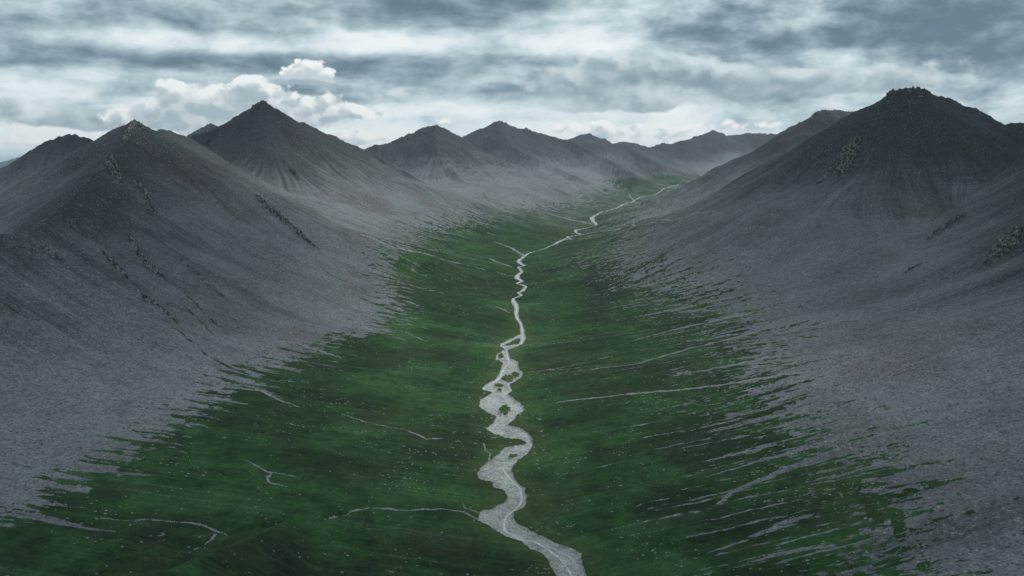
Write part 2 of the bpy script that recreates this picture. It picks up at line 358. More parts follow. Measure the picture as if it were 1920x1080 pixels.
# ---- grass limits
LEFT = [(-300, 1000), (-100, 988), (0, 975), (80, 950), (150, 895), (230, 845), (330, 795), (420, 738), (480, 700), (560, 665), (640, 632), (715, 618), (735, 590), (735, 545), (728, 500), (752, 460), (800, 432), (880, 412), (935, 392), (1000, 388), (1080, 376), (1125, 352), (1150, 337), (1205, 322)]
RIGHT = [(1740, 1180), (1725, 1080), (1718, 980), (1705, 900), (1650, 850), (1550, 800), (1480, 730), (1455, 660), (1440, 610), (1370, 570), (1320, 535), (1235, 500), (1190, 470), (1200, 440), (1235, 420), (1250, 400), (1215, 385), (1225, 370), (1275, 352), (1335, 331)]
def limit(pix, keep_max):
    p = np.array([at(*q) for q in pix]); o = np.argsort(p[:, 1]); return p[o, 1], p[o, 0]
ly, lx = limit(LEFT, True); ry, rx = limit(RIGHT, False)
XL = np.interp(GYY, ly, lx); XR = np.interp(GYY, ry, rx)
# beyond the flank of the second right-hand mountain the grass limit follows the stream
k = ry < 2100
ry = np.concatenate([ry[k], [2900, 4000, 5000, 6000, 7000]]); rx = np.concatenate([rx[k], [490, 760, 1040, 1370, 1560]])
XR = np.interp(GYY, ry, rx)

# ---- riverbed outline traced along both banks
RIGHT_BANK = [(1135, 1190), (1118, 1130), (1104, 1095), (1093, 1056), (1089, 1036), (1064, 1022), (1038, 1014), (1011, 1001), (987, 987), (971, 982), (963, 971), (964, 957), (979, 952), (987, 942), (988, 929), (983, 914), (971, 903), (963, 893), (959, 880), (962, 873), (971, 862), (988, 851), (996, 840), (999, 833), (999, 824), (993, 813), (976, 801), (952, 796), (967, 783), (969, 776), (985, 767), (980, 758), (967, 749), (952, 738), (961, 731), (956, 720), (969, 713), (980, 704), (981, 697), (973, 691), (971, 676), (956, 670), (952, 656), (958, 653), (981, 645), (986, 634), (984, 624), (981, 617)]
LEFT_BANK = [(975, 617), (976, 626), (958, 635), (939, 643), (938, 650), (948, 655), (931, 664), (930, 672), (943, 679), (938, 696), (929, 711), (904, 725), (906, 730), (924, 734), (900, 749), (899, 762), (913, 771), (931, 779), (924, 793), (911, 803), (927, 812), (949, 819), (971, 822), (988, 827), (984, 834), (967, 834), (946, 838), (938, 849), (922, 861), (900, 877), (895, 888), (898, 896), (927, 902), (923, 911), (944, 916), (952, 929), (951, 936), (936, 943), (924, 952), (900, 961), (896, 974), (927, 993), (949, 1004), (978, 1011), (998, 1029), (1020, 1036), (1029, 1053), (1044, 1080), (1056, 1120), (1064, 1190)]
bed = poly_sd([at(*q) for q in RIGHT_BANK + LEFT_BANK], GXX, GYY)
UP = [(980, 620, 9), (978, 612, 6), (976, 605, 6), (970, 596, 8), (968, 586, 8), (969, 577, 10), (964, 566, 12), (962, 560, 5), (978, 553, 6), (972, 549, 6), (981, 544, 7), (986, 538, 6), (980, 535, 8), (969, 532, 5), (979, 527, 8), (970, 522, 12), (970, 516, 8), (979, 509, 6), (972, 501, 6), (983, 497, 6), (976, 494, 8), (972, 490, 8), (980, 483, 7), (989, 476, 5), (1004, 471, 4), (1018, 467, 4.5), (1033, 461, 4), (1042, 457, 8), (1057, 449, 6), (1068, 448, 4), (1076, 449, 4), (1063, 444, 5), (1088, 440, 4), (1079, 435, 5), (1081, 431, 5), (1106, 426, 4), (1119, 422, 5), (1112, 415, 7), (1110, 408, 9), (1121, 401, 5), (1143, 394, 5), (1162, 387, 4.5), (1182, 380, 4)]
bed = np.maximum(bed, polyline_sd([[(a_, b_, c_ * 1.0) for a_, b_, c_ in UP]], GXX, GYY))
far_bed = polyline_sd([[(1182, 380, 3.5), (1200, 370, 3), (1240, 358, 2), (1256, 350, 2), (1272, 345, 2)]], GXX, GYY)
bed = np.maximum(bed, far_bed)
def ellipse_sd(px, py, rx_, ry_):
    x0, y0 = at(px, py); x1, y1 = at(px + rx_, py); x2, y2 = at(px, py - ry_)
    a = max(abs(x1 - x0), .5); b = max(abs(y2 - y0), .5)
    e = np.sqrt(((GXX - x0) / a) ** 2 + ((GYY - y0) / b) ** 2)
    return (1 - e) * min(a, b)
wob = pn(GXX / 5.0, GYY / 7.0)
for e in [(946, 767, 11, 7.5), (953, 708, 11, 7), (967, 701, 7, 5), (936, 722, 7, 4), (937, 730, 4, 2.5), (939, 666, 5, 5), (962, 854, 8, 3)]:
    bed = np.minimum(bed, -(ellipse_sd(*e) + 1.8 * wob + 1.8 * pn(GXX / 2.2, GYY / 3.0)))
bed = np.minimum(bed, -poly_sd([at(*q) for q in [(973, 633), (962, 638), (948, 644), (949, 648), (959, 647), (973, 643), (977, 637)]], GXX, GYY))
bed = bed + (.6 * wob + .5 * pn(GXX / 2.0, GYY / 2.6)) * (GYY < 1200)

STRIPS = [
 [(1042, 755, 3), (1090, 749, 6), (1150, 742, 6), (1230, 734, 5), (1330, 724, 6), (1400, 714, 8), (1500, 698, 9)],
 [(962, 517, 4), (930, 510, 4), (900, 503, 5), (870, 496, 5), (840, 488, 6), (810, 481, 7), (780, 474, 8), (755, 468, 9), (735, 463, 10), (680, 440, 10)],
 [(1090, 440, 3), (1110, 437, 3), (1130, 434, 3), (1160, 429, 3.5), (1190, 423, 4), (1220, 417, 4), (1250, 411, 4), (1340, 396, 4)],
 [(985, 388, 4), (1003, 393, 4), (1020, 398, 4), (1040, 404, 5), (1060, 409, 5), (1085, 415, 4), (1110, 420, 4)],
 [(640, 775, 2), (700, 795, 2.5), (760, 806, 2.5), (800, 822, 5), (830, 821, 2)],
 [(455, 858, 1), (480, 874, 3), (500, 885, 5), (525, 887, 4), (545, 890, 3), (562, 897, 1)], [(508, 889, 3), (501, 896, 4), (503, 903, 4), (515, 908, 3), (532, 911, 3), (552, 916, 1)],
 [(190, 971, 2), (250, 974, 3), (310, 976, 4), (350, 979, 4), (380, 984, 5), (395, 990, 6), (410, 996, 6), (428, 999, 2)], [(404, 1000, 4), (398, 1010, 3), (385, 1020, 2), (355, 1035, 1)],
 [(608, 969, 2.5), (650, 960, 3), (700, 952, 4), (760, 955, 5), (830, 953, 3.5), (872, 960, 4), (898, 976, 4)],
 [(867, 942, 2), (872, 953, 2), (896, 962, 4)], [(907, 832, 2), (911, 845, 2), (920, 851, 2), (916, 865, 2), (905, 876, 2)], [(898, 798, 2), (912, 803, 3)], [(908, 819, 2), (930, 819, 2)],
 [(1180, 640, 3), (1290, 612, 7), (1400, 588, 12)], [(1110, 692, 2), (1200, 680, 4), (1290, 655, 6), (1420, 622, 10)], [(977, 697, 2), (1040, 692, 2.5), (1150, 667, 3)], [(1270, 700, 3), (1340, 690, 4), (1440, 670, 6)],
 [(1120, 345, 2), (1180, 365, 2), (1235, 380, 2)], [(1060, 362, 3), (1110, 377, 2), (1170, 383, 2)],
 [(560, 762, 2), (520, 748, 4), (480, 728, 5)], [(640, 670, 3), (560, 645, 6)], [(800, 640, 2), (760, 622, 3)], [(985, 480, 6), (960, 465, 5), (925, 452, 3)], [(960, 500, 4), (915, 484, 6)], [(955, 585, 3), (930, 575, 4)],
]
ZONES_R = [[(1300, 1045, 14), (1400, 1012, 26), (1480, 978, 30), (1530, 962, 14)], [(1330, 955, 12), (1375, 922, 24), (1470, 882, 30), (1590, 842, 34)], [(1380, 1064, 12), (1450, 1042, 22), (1560, 1020, 20)],
 [(1700, 985, 10), (1660, 1005, 12), (1640, 1030, 10), (1632, 1075, 8)], [(1300, 900, 10), (1440, 860, 24), (1600, 815, 30)], [(1230, 830, 6), (1400, 795, 16), (1560, 750, 30)], [(1200, 890, 6), (1330, 862, 12), (1450, 836, 14)], [(1260, 705, 6), (1340, 690, 10), (1460, 668, 18)],
 [(1120, 930, 5), (1200, 905, 8), (1300, 880, 8)], [(1150, 600, 8), (1300, 575, 16)], [(1150, 540, 8), (1260, 525, 14)], [(560, 762, 4), (500, 735, 14), (440, 705, 22)], [(240, 1000, 8), (60, 975, 20)], [(400, 870, 6), (300, 830, 14), (220, 800, 20)], [(900, 450, 6), (800, 425, 10)], [(930, 500, 5), (840, 470, 10)], [(880, 560, 4), (760, 530, 10)], [(800, 650, 4), (700, 620, 12)], [(720, 720, 4), (600, 680, 8)], [(1290, 640, 6), (1400, 615, 18), (1500, 590, 26)], [(250, 1050, 6), (100, 1040, 10)], [(430, 1060, 4), (500, 1010, 5)], [(520, 1070, 4), (600, 1000, 5)]]
strip = polyline_sd(STRIPS, GXX, GYY)
TUFTS = [[(345, 550, 3), (365, 568, 5), (382, 587, 4), (405, 607, 3)], [(345, 575, 2), (372, 600, 4), (400, 627, 3)], [(260, 547, 3), (300, 580, 7), (318, 595, 5), (333, 608, 3)], [(323, 613, 3), (340, 625, 7), (357, 640, 5)],
 [(20, 577, 5), (35, 586, 6), (54, 598, 3)], [(370, 653, 3), (417, 683, 5), (467, 703, 7)], [(1500, 588, 3), (1440, 600, 7), (1363, 613, 9), (1280, 637, 8)], [(1372, 570, 7), (1330, 580, 9), (1280, 587, 9)], [(1530, 735, 3), (1500, 742, 6), (1470, 752, 5)],
 [(1560, 727, 2), (1535, 735, 3)], [(1610, 870, 6), (1520, 878, 9), (1470, 890, 7)], [(1600, 935, 22), (1680, 960, 26), (1690, 1010, 20)], [(1650, 1060, 30), (1700, 1045, 24)], [(1310, 1010, 9), (1400, 990, 10)],
 [(600, 500, 2), (640, 525, 3), (690, 545, 3)], [(160, 855, 3), (200, 868, 5)], [(240, 800, 3), (275, 822, 5)], [(905, 360, 2), (912, 372, 5)], [(940, 372, 5), (985, 385, 7)], [(1215, 322, 3), (1240, 335, 14), (1260, 340, 8)], [(1300, 322, 5), (1315, 331, 10), (1308, 338, 6)]]
tuft = polyline_sd(TUFTS, GXX, GYY)
GULLY = [[(428, 1000, 3), (480, 986, 3.5), (540, 975, 3), (610, 970, 2.5), (650, 961, 2)], [(890, 893, 2.5), (860, 888, 2)]]
gully = polyline_sd(GULLY, GXX, GYY)
CRAG = [[(240, 440, 10), (262, 480, 14), (285, 510, 18), (310, 530, 12)], [(195, 478, 10), (240, 520, 14), (262, 540, 8)], [(250, 545, 10), (290, 575, 14), (325, 600, 10)], [(480, 368, 8), (505, 392, 16), (560, 440, 14), (600, 470, 8)], [(85, 472, 18), (112, 488, 12)], [(150, 485, 12), (160, 492, 10)],
 [(205, 300, 14), (215, 320, 20), (225, 345, 10)], [(255, 345, 10), (275, 370, 14), (290, 405, 12)], [(1605, 262, 16), (1588, 295, 34), (1578, 330, 22)], [(1560, 320, 14), (1540, 335, 8)], [(1900, 440, 34), (1870, 478, 34), (1850, 495, 20)], [(1800, 405, 22), (1775, 425, 14), (1740, 450, 10)], [(1720, 500, 10), (1700, 512, 8)],
 [(1655, 195, 10), (1680, 177, 10), (1735, 178, 10), (1700, 200, 14)], [(493, 196, 8), (470, 215, 8)], [(252, 232, 10), (285, 250, 8)], [(1510, 575, 8), (1495, 580, 5)], [(330, 480, 6), (375, 520, 8), (420, 560, 6)]]
crag = polyline_sd(CRAG, GXX, GYY, 60)

# ---- the lie of the fall line, and streaks drawn out along it
def grads(Z):
    gr = np.gradient(Z, axis=0) / np.gradient(RR)[:, None]; ga = np.gradient(Z, axis=1) / (np.gradient(AZ)[None] * RR[:, None])
    s, c = np.sin(AZ)[None], np.cos(AZ)[None]
    return gr * s + ga * c, gr * c - ga * s
gx, gy = grads(Z0)
_nf = 1 - sstep(GYY, 700, 1300); gx = gx + .10 * np.tanh((GXX - river_x(GYY)) / 50) * _nf; gy = gy + .022 * (GXX > river_x(GYY)) * _nf
gm = np.sqrt(gx * gx + gy * gy) + 1e-3
ux = (gx / gm).astype(np.float32); uy = (gy / gm).astype(np.float32); SLOPE = gm
_lr = np.log(RR); _rowi = np.arange(NR, dtype=np.float32)
_tabn = 8192; _tab = np.interp(np.linspace(_lr[0], _lr[-1], _tabn), _lr, _rowi).astype(np.float32)
_taba = np.interp(np.linspace(AZ[0], AZ[-1], _tabn), AZ, np.arange(NA)).astype(np.float32)
def lookup(x, y):
    lr = .5 * np.log(x * x + y * y + 1); a = np.arctan2(x, y)
    i = np.clip((lr - _lr[0]) * ((_tabn - 1) / (_lr[-1] - _lr[0])), 0, _tabn - 1).astype(np.int32)
    j = np.clip((a - AZ[0]) * ((_tabn - 1) / (AZ[-1] - AZ[0])), 0, _tabn - 1).astype(np.int32)
    return (_tab[i] + .5).astype(np.int32), (_taba[j] + .5).astype(np.int32)
RMAX = int(np.searchsorted(RR, 9500))
def streaks(cell, length, n, rmax):
    m = int(np.searchsorted(RR, rmax)); c_, s_ = math.cos(.62) / cell, math.sin(.62) / cell
    f = lambda x, y: pn(x * c_ - y * s_, x * s_ + y * c_)
    X = GXX[:m]; Y = GYY[:m]; acc = f(X, Y); tot = 1.0
    for sg in (1, -1):
        x = X.copy(); y = Y.copy(); st = length / n
        for k in range(n):
            i, j = lookup(x, y); x += sg * st * ux[i, j]; y += sg * st * uy[i, j]
            wgt = (1 - (k + 1) / (n + 1)) ** .6; acc += wgt * f(x, y); tot += wgt
    r = np.zeros_like(GXX); r[:m] = acc / tot; r[:m] /= r[:m].std() * 1.6
    return r
lic_f = streaks(3.4, 42, 15, 2500)
lic_c = streaks(11.0, 130, 13, 6000)
lic_w = streaks(42.0, 320, 9, 9500)
far_f = sstep(RR[:, None], 2000, 2450); lic_f = lic_f * (1 - far_f) + lic_c * far_f

# ---- fine relief
Zf = Z0.copy()
spacing = RR[:, None] * 0.0012
crest = 1 - sstep(TT, 0.02, 0.30)
body = np.clip(HH / 80, 0, 1)
Zf += body * (1.6 * fbm(GXX / 70, GYY / 70, 4, .55)) * np.clip(RR[:, None] / 1500, .5, 2.0)
Zf += body * sstep(TT, .03, .2) * 4.0 * fbm(GXX / 150 + 7, GYY / 150, 3) * np.clip(RR[:, None] / 1500, .6, 2.2)
Zf += body * crest * (3.2 * np.abs(fbm(GXX / 26, GYY / 26, 4, .6)) + 3.0 * fbm(GXX / 75, GYY / 75, 3, .6)) * np.clip(RR[:, None] / 2200, .8, 2.6)
Zf += (lic_c * .5 * (1 - .5 * sstep(RR[:, None], 1400, 3000)) + lic_w * .3 * sstep(HH, 12, 70)) * sstep(TT, .03, .25) * (1 - sstep(TT, .75, 1)) * np.clip(RR[:, None] / 1200, .6, 3) + lic_f * .16 * np.clip(RR[:, None] / 900, .6, 2)
Zf += (.6 * fbm(GXX / 34, GYY / 34, 3) + .5 * fbm(GXX / 11, GYY / 11, 3, .6)) * (1 - .7 * body)
rough = np.where(crag > -6, sstep(crag, -6, 4), 0) * np.clip(RR[:, None] / 1000, .6, 2.2)
ridged = 1 - np.abs(fbm(GXX / 13, GYY / 13, 4, .6)); Zf += rough * (4.5 * ridged - 1.0)
grain = rng.normal(0, 1, GXX.shape).astype(np.float32)
inbed = sstep(bed, -.8, 1.6)
Zf -= 2.0 * inbed * np.clip(900 / RR[:, None], .1, 1) ** 1.5
Zf -= 2.6 * sstep(gully, -3.0, 1.0) + .35 * sstep(strip, -2, 2)

# ---- ground cover fields
gleft = GXX - XL; gright = XR - GXX
wr = sstep(GXX - river_x(GYY), -60, 60)
fuzz = 48 * (1 - wr) + 100 * wr
g = np.minimum(gleft, gright); g = np.minimum(g, (6500 - GYY) * .5)
g = g - np.maximum(HH - 42, 0) * 3.0 * sstep(GYY, 2600, 3600) - np.maximum(Z0 - 168, 0) * 4.0 * sstep(GYY, 4000, 5000)
near_k = np.clip(RR[:, None] / 1100, .55, 2.2)
grass = (g + near_k * fuzz * (.50 * lic_c + .38 * lic_f + .75 * fbm(GXX / 24, GYY / 12, 6, .72))) / (11.0 * near_k)
zone = polyline_sd(ZONES_R, GXX, GYY, 70)
zs = np.where(zone > -40, sstep(zone, -7 * near_k, 6 * near_k), 0); grass = grass * (1 - zs) + zs * np.minimum(grass, -.3 + 2.4 * lic_f + 1.4 * lic_c + .8 * fbm(GXX / 8, GYY / 6, 3, .6)) - 1.2 * wr * sstep(gright, 160, 20)
grass = np.maximum(grass, np.minimum(tuft, 2.5) * 1.2 / near_k + 1.6 * lic_f + 1.3 * fbm(GXX / 12, GYY / 12, 3, .6))
# thin rubble streaks in the turf, thickest on the right-hand slope
rub = (lic_f * .75 + .30 * lic_c + .30 * fbm(GXX / 70, GYY / 70, 3) + .55 * fbm(GXX / 9, GYY / 7, 3, .65)) - (1.75 - .80 * wr * sstep(gright, 230, 60) - .35 * wr)
grass = np.where(grass > 0, np.minimum(grass, -rub * 3.0 + .3), grass)
sgrain = (strip + .25 * near_k) / (.8 * near_k) + .45 * lic_f + .5 * grain + .7 * fbm(GXX / 9, GYY / 9, 3, .6)
grass = np.minimum(grass, -sgrain)
sparse = .34 + .5 * fbm(GXX / 90, GYY / 90, 3) + .35 * lic_c
grass = np.minimum(grass, np.where(GYY > 1400, sparse + 3 * (1 - sstep(GYY, 1400, 2900)), 9))
grass = np.clip(grass, -3, 3)
Zf += grain * spacing * np.where(grass > 0, .035, .10) * (1 - .7 * inbed)
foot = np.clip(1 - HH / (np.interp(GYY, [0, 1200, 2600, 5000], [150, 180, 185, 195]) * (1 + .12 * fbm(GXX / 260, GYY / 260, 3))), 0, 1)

# ------------------------------------------------------------------ ground material
mat = bpy.data.materials.new('mountain_ground'); mat.use_nodes = True
M = NT(mat.node_tree); M.n.clear()
mo = M.n.new('ShaderNodeOutputMaterial'); bs = M.n.new('ShaderNodeBsdfPrincipled'); M.l.new(bs.outputs[0], mo.inputs[0])
geo = M.n.new('ShaderNodeNewGeometry'); pos = geo.outputs['Position']
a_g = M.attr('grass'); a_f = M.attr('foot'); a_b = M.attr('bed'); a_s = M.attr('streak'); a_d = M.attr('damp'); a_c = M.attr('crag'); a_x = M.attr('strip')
big = M.noise(pos, .0042, 4.0, .55); midn = M.noise(pos, .021, 4.0, .6); fine = M.noise(pos, .55, 3.0, .7); cells = M.voro(pos, .75, out='Color')
cv, cv2, cv3 = M.sep(cells)
# scree
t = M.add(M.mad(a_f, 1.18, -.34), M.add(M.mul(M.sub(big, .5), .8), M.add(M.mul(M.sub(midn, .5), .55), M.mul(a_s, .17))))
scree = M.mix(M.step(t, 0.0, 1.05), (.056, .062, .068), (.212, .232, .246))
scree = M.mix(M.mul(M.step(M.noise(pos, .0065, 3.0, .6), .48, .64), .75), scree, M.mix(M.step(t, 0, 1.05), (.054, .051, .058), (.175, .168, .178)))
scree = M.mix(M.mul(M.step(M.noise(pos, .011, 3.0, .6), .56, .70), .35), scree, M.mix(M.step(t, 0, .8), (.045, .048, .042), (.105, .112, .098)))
coarse = M.mul(M.mul(M.sub(M.noise(pos, .30, 2.0, .6), .5), 1.1), M.step(M.noise(pos, .013, 4.0, .6), .46, .62))
spk = M.add(M.add(M.mul(M.sub(fine, .5), .95), coarse), M.add(M.mul(M.sub(cv, .5), .5), M.mul(M.sub(M.noise(pos, .13, 3.0, .75), .5), .9)))
k1 = M.mx(M.add(1.0, spk), .25)
scree = M.mix(1.0, scree, M.vec(k1, k1, k1), blend='MULTIPLY')
scree = M.mix(M.mul(M.step(cv2, .965, .975), .6), scree, (.36, .38, .38))
scree = M.mix(M.mul(M.step(cv3, .93, .95), .6), scree, (.03, .033, .036))
scree = M.mix(M.mul(a_c, M.step(M.noise(pos, .16, 4.0, .7), .52, .62)), scree, (.20, .21, .205))
scree = M.mix(M.mul(a_c, M.mul(M.step(M.noise(pos, .11, 4.0, .7, .4), .50, .60), .8)), scree, (.026, .030, .029))
# turf
gn = M.noise(pos, .012, 4.0, .6); gn2 = M.noise(pos, .07, 4.0, .65)
turf = M.mix(M.step(M.add(gn, M.mul(M.sub(gn2, .5), .6)), .36, .72), (.0165, .040, .0160), (.040, .103, .032))
turf = M.mix(M.mul(M.step(M.noise(pos, .014, 5.0, .65), .50, .68), .42), turf, (.050, .058, .027))
turf = M.mix(M.mul(a_d, .6), turf, (.062, .100, .034))
tk = M.mx(M.add(M.add(1.0, M.mul(M.sub(fine, .5), 1.3)), M.add(M.mul(a_s, .22), M.mul(M.sub(M.noise(pos, .2, 3.0, .7), .5), 1.0))), .2)
turf = M.mix(1.0, turf, M.vec(tk, tk, tk), blend='MULTIPLY')
turf = M.mix(M.mul(M.step(M.add(a_s, M.mul(M.sub(fine, .5), 2.2)), .55, 1.7), .50), turf, (.125, .142, .122))
st = M.step(M.add(cv3, M.mul(M.sub(M.noise(pos, .03, 3.0), .5), .20)), .99, 1.0)
turf = M.mix(M.mul(st, .75), turf, (.27, .285, .27))
# gravel of the stream bed
gr1 = M.noise(pos, .09, 4.0, .65, .25); 
bedc = M.mix(M.step(gr1, .35, .68), (.31, .33, .315), (.45, .47, .455))
bedc = M.mix(M.mul(M.step(M.noise(pos, .045, 4.0, .7, .4), .54, .66), .5), bedc, (.20, .22, .195))
bk = M.add(1.0, M.add(M.mul(M.sub(fine, .5), 1.0), M.mul(M.sub(cv2, .5), .55)))
bedc = M.mix(1.0, bedc, M.vec(bk, bk, bk), blend='MULTIPLY')
# put together
gm_ = M.step(M.add(a_g, M.add(M.mul(M.sub(fine, .5), 2.4), M.mul(M.sub(gn2, .5), 1.6))), -.6, .7)
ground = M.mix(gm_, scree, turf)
pale = M.mix(M.step(cv3, .2, .9), (.20, .21, .205), (.34, .35, .34))
ground = M.mix(M.mul(M.step(M.add(a_x, M.mul(M.sub(fine, .5), 2.0)), -.3, .9), .8), ground, pale)
ground = M.mix(M.step(M.add(a_b, M.mul(M.sub(gn2, .5), .8)), -.25, .25), ground, bedc)
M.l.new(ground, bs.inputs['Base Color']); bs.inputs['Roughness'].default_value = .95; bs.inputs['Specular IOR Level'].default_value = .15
bm = M.n.new('ShaderNodeBump'); bm.inputs['Strength'].default_value = .55; bm.inputs['Distance'].default_value = 1.0
hgt = M.add(M.mul(fine, .5), M.add(M.mul(cv, .45), M.mul(M.noise(pos, .16, 3.0, .6), 1.2)))
M.l.new(hgt, bm.inputs['Height']); M.l.new(bm.outputs[0], bs.inputs['Normal'])

# ------------------------------------------------------------------ meshes cut from the one sheet of ground
damp = sstep(bed, -22, -2) * (1 - sstep(bed, 0, 3)) * (GYY < 1300)
streak = np.clip(.45 * lic_f + .38 * lic_c + .60 * lic_w * (1 - .75 * sstep(RR[:, None], 1500, 2600)), -3, 3)
bed_a = np.clip(bed / 1.4, -3, 3); strip_a = np.clip(sgrain, -3, 3)
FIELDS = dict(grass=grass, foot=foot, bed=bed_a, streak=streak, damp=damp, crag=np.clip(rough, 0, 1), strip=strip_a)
gx2, gy2 = grads(Zf)
NRM = np.stack([-gx2, -gy2, np.ones_like(gx2)], -1).astype(np.float32); NRM /= np.linalg.norm(NRM, axis=-1, keepdims=True)
gidx = {n: i for i, n in enumerate(GROUPS)}
ridge_group = np.array([gidx[r[0]] for r in RIDGES] + [-1])
VALLEY, BED = 50, 51
lab = ridge_group[OWN]
lab = np.where((HH < 3) | (grass > -1.0) & (HH < 90) & (gleft > -150) & (gright > -150) | (lab == gidx['SP']) | (lab < 0), VALLEY, lab)
lab = np.where(bed > 0, BED, lab)
fl = lab[:-1, :-1].copy()
def link(name, me, label=None, cat=None, kind=None, group=None):
    o = bpy.data.objects.new(name, me); C.objects.link(o)
    if label: o['label'] = label
    if cat: o['category'] = cat
    if kind: o['kind'] = kind
    if group: o['group'] = group
    return o
def sheet(fmask, name):
    fi, fj = np.nonzero(fmask)
    if not len(fi): return None
    a = fi * NA + fj
    quads = np.stack([a, a + 1, a + NA + 1, a + NA], 1)
    vs, inv = np.unique(quads, return_inverse=True); inv = inv.reshape(-1, 4).astype(np.int32)
    me = bpy.data.meshes.new(name); nv, nf = len(vs), len(fi)
    me.vertices.add(nv); me.loops.add(nf * 4); me.polygons.add(nf)
    co = np.stack([GXX.ravel()[vs], GYY.ravel()[vs], Zf.ravel()[vs]], 1).astype(np.float32)
    me.vertices.foreach_set('co', co.ravel())
    me.loops.foreach_set('vertex_index', inv.ravel())
    me.polygons.foreach_set('loop_start', np.arange(0, nf * 4, 4, dtype=np.int32))
    me.polygons.foreach_set('use_smooth', np.ones(nf, bool))
    me.update(calc_edges=True)
    for k_, f_ in FIELDS.items():
        at_ = me.attributes.new(k_, 'FLOAT', 'POINT'); at_.data.foreach_set('value', f_.ravel()[vs].astype(np.float32))
    me.normals_split_custom_set_from_vertices(NRM.reshape(-1, 3)[vs])
    me.materials.append(mat)
    return me
SET = [('valley_floor', VALLEY, 'green valley floor of turf and rubble streaks on both sides of the stream', 'valley'),
 ('riverbed', BED, 'pale grey gravel bed winding down the middle of the green valley', 'riverbed'),
 ('mountain', gidx['L1'], 'dark scree mountain with a small pointed top at the left, its shoulder nearest the camera', 'mountain'),
 ('mountain', gidx['L2'], 'tall pyramid shaped scree peak, the highest on the left side of the valley', 'mountain'),
 ('mountain', gidx['L3'], 'rounded grey peak right of the tall pyramid peak, above the bend of the stream', 'mountain'),
 ('mountain', gidx['L4'], 'long hazy ridge with a pointed top and spurs running down to the upper valley', 'mountain'),
 ('mountain', gidx['L0'], 'smooth rounded summit at the far left, behind the small pointed top', 'mountain'),
 ('mountain', gidx['LB'], 'small dark summit peeping out just left of the tall pyramid peak', 'mountain'),
 ('mountain', gidx['F1'], 'distant blue cone behind the long hazy ridge', 'mountain'),
 ('mountain', gidx['F2'], 'low distant blue hump left of the saddle at the valley head', 'mountain'),
 ('mountain', gidx['F3'], 'hazy mountain with a notched top closing the head of the valley', 'mountain'),
 ('mountain', gidx['R2'], 'dark flat topped mountain behind the craggy one on the right', 'mountain'),
 ('mountain', gidx['R1'], 'large dark craggy topped mountain filling the right side', 'mountain'),
 ('hills', gidx['F0'], 'faint blue hills far away at the left edge', 'hills')]
for nm, li, lb, ct in SET:
    me = sheet(fl == li, nm)
    if me: link(nm, me, lb, ct, 'structure')

# the plain the mountains stand on, out to the horizon
bmn = bpy.data.meshes.new('plain'); n = 96; Rg = 44000
bmn.from_pydata([(0, 0, -62)] + [(Rg * math.cos(2 * math.pi * k_ / n), Rg * math.sin(2 * math.pi * k_ / n), -62) for k_ in range(n)], [], [(0, k_ + 1, (k_ + 1) % n + 1) for k_ in range(n)])
pm = bpy.data.materials.new('plain_ground'); pm.use_nodes = True
Q = NT(pm.node_tree); pb = pm.node_tree.nodes['Principled BSDF']; gp = Q.n.new('ShaderNodeNewGeometry')
Q.l.new(Q.mix(Q.step(Q.noise(gp.outputs['Position'], .002, 5.0, .6), .4, .6), (.10, .105, .10), (.05, .07, .045)), pb.inputs['Base Color']); pb.inputs['Roughness'].default_value = 1.0
bmn.materials.append(pm); link('ground', bmn, 'flat plain far below and beyond the mountains', 'ground', 'structure')

# ------------------------------------------------------------------ the air
def box_mesh(name, x0, x1, y0, y1, z0, z1):
    v = [(x, y, z) for x in (x0, x1) for y in (y0, y1) for z in (z0, z1)]
    f = [(0, 1, 3, 2), (4, 6, 7, 5), (0, 4, 5, 1), (2, 3, 7, 6), (0, 2, 6, 4), (1, 5, 7, 3)]
    me = bpy.data.meshes.new(name); me.from_pydata(v, [], f); return me
hz = bpy.data.materials.new('haze_air'); hz.use_nodes = True
H_ = NT(hz.node_tree); H_.n.clear(); ho = H_.n.new('ShaderNodeOutputMaterial'); pv = H_.n.new('ShaderNodeVolumePrincipled')
pv.inputs['Color'].default_value = (.62, .80, .94, 1); pv.inputs['Density'].default_value = 2.6e-5; pv.inputs['Anisotropy'].default_value = .2
H_.l.new(pv.outputs[0], ho.inputs['Volume'])
hm = box_mesh('haze', -45000, 45000, -45000, 45000, -64, 760); hm.materials.append(hz)
link('haze', hm, 'thin blue haze filling the valley air', 'haze', 'stuff')

# ------------------------------------------------------------------ water threads on the gravel
def ground_z(x, y):
    x = np.asarray(x, float); y = np.asarray(y, float)
    lr = .5 * np.log(x * x + y * y); i = np.interp(lr, _lr, _rowi); j = np.interp(np.arctan2(x, y), AZ, np.arange(NA))
    i0 = np.clip(i.astype(int), 0, NR - 2); j0 = np.clip(j.astype(int), 0, NA - 2); a = i - i0; b = j - j0
    return (Zf[i0, j0] * (1 - a) * (1 - b) + Zf[i0 + 1, j0] * a * (1 - b) + Zf[i0, j0 + 1] * (1 - a) * b + Zf[i0 + 1, j0 + 1] * a * b)
def mat_simple(name, fn, rough=.9, spec=.2):
    m = bpy.data.materials.new(name); m.use_nodes = True; q = NT(m.node_tree); p = m.node_tree.nodes['Principled BSDF']
    g = q.n.new('ShaderNodeNewGeometry'); oi = q.n.new('ShaderNodeObjectInfo')
    v = fn(q, g.outputs['Position'], oi.outputs['Random'])
    q.set(p.inputs['Base Color'], v); p.inputs['Roughness'].default_value = rough; p.inputs['Specular IOR Level'].default_value = spec
    return m
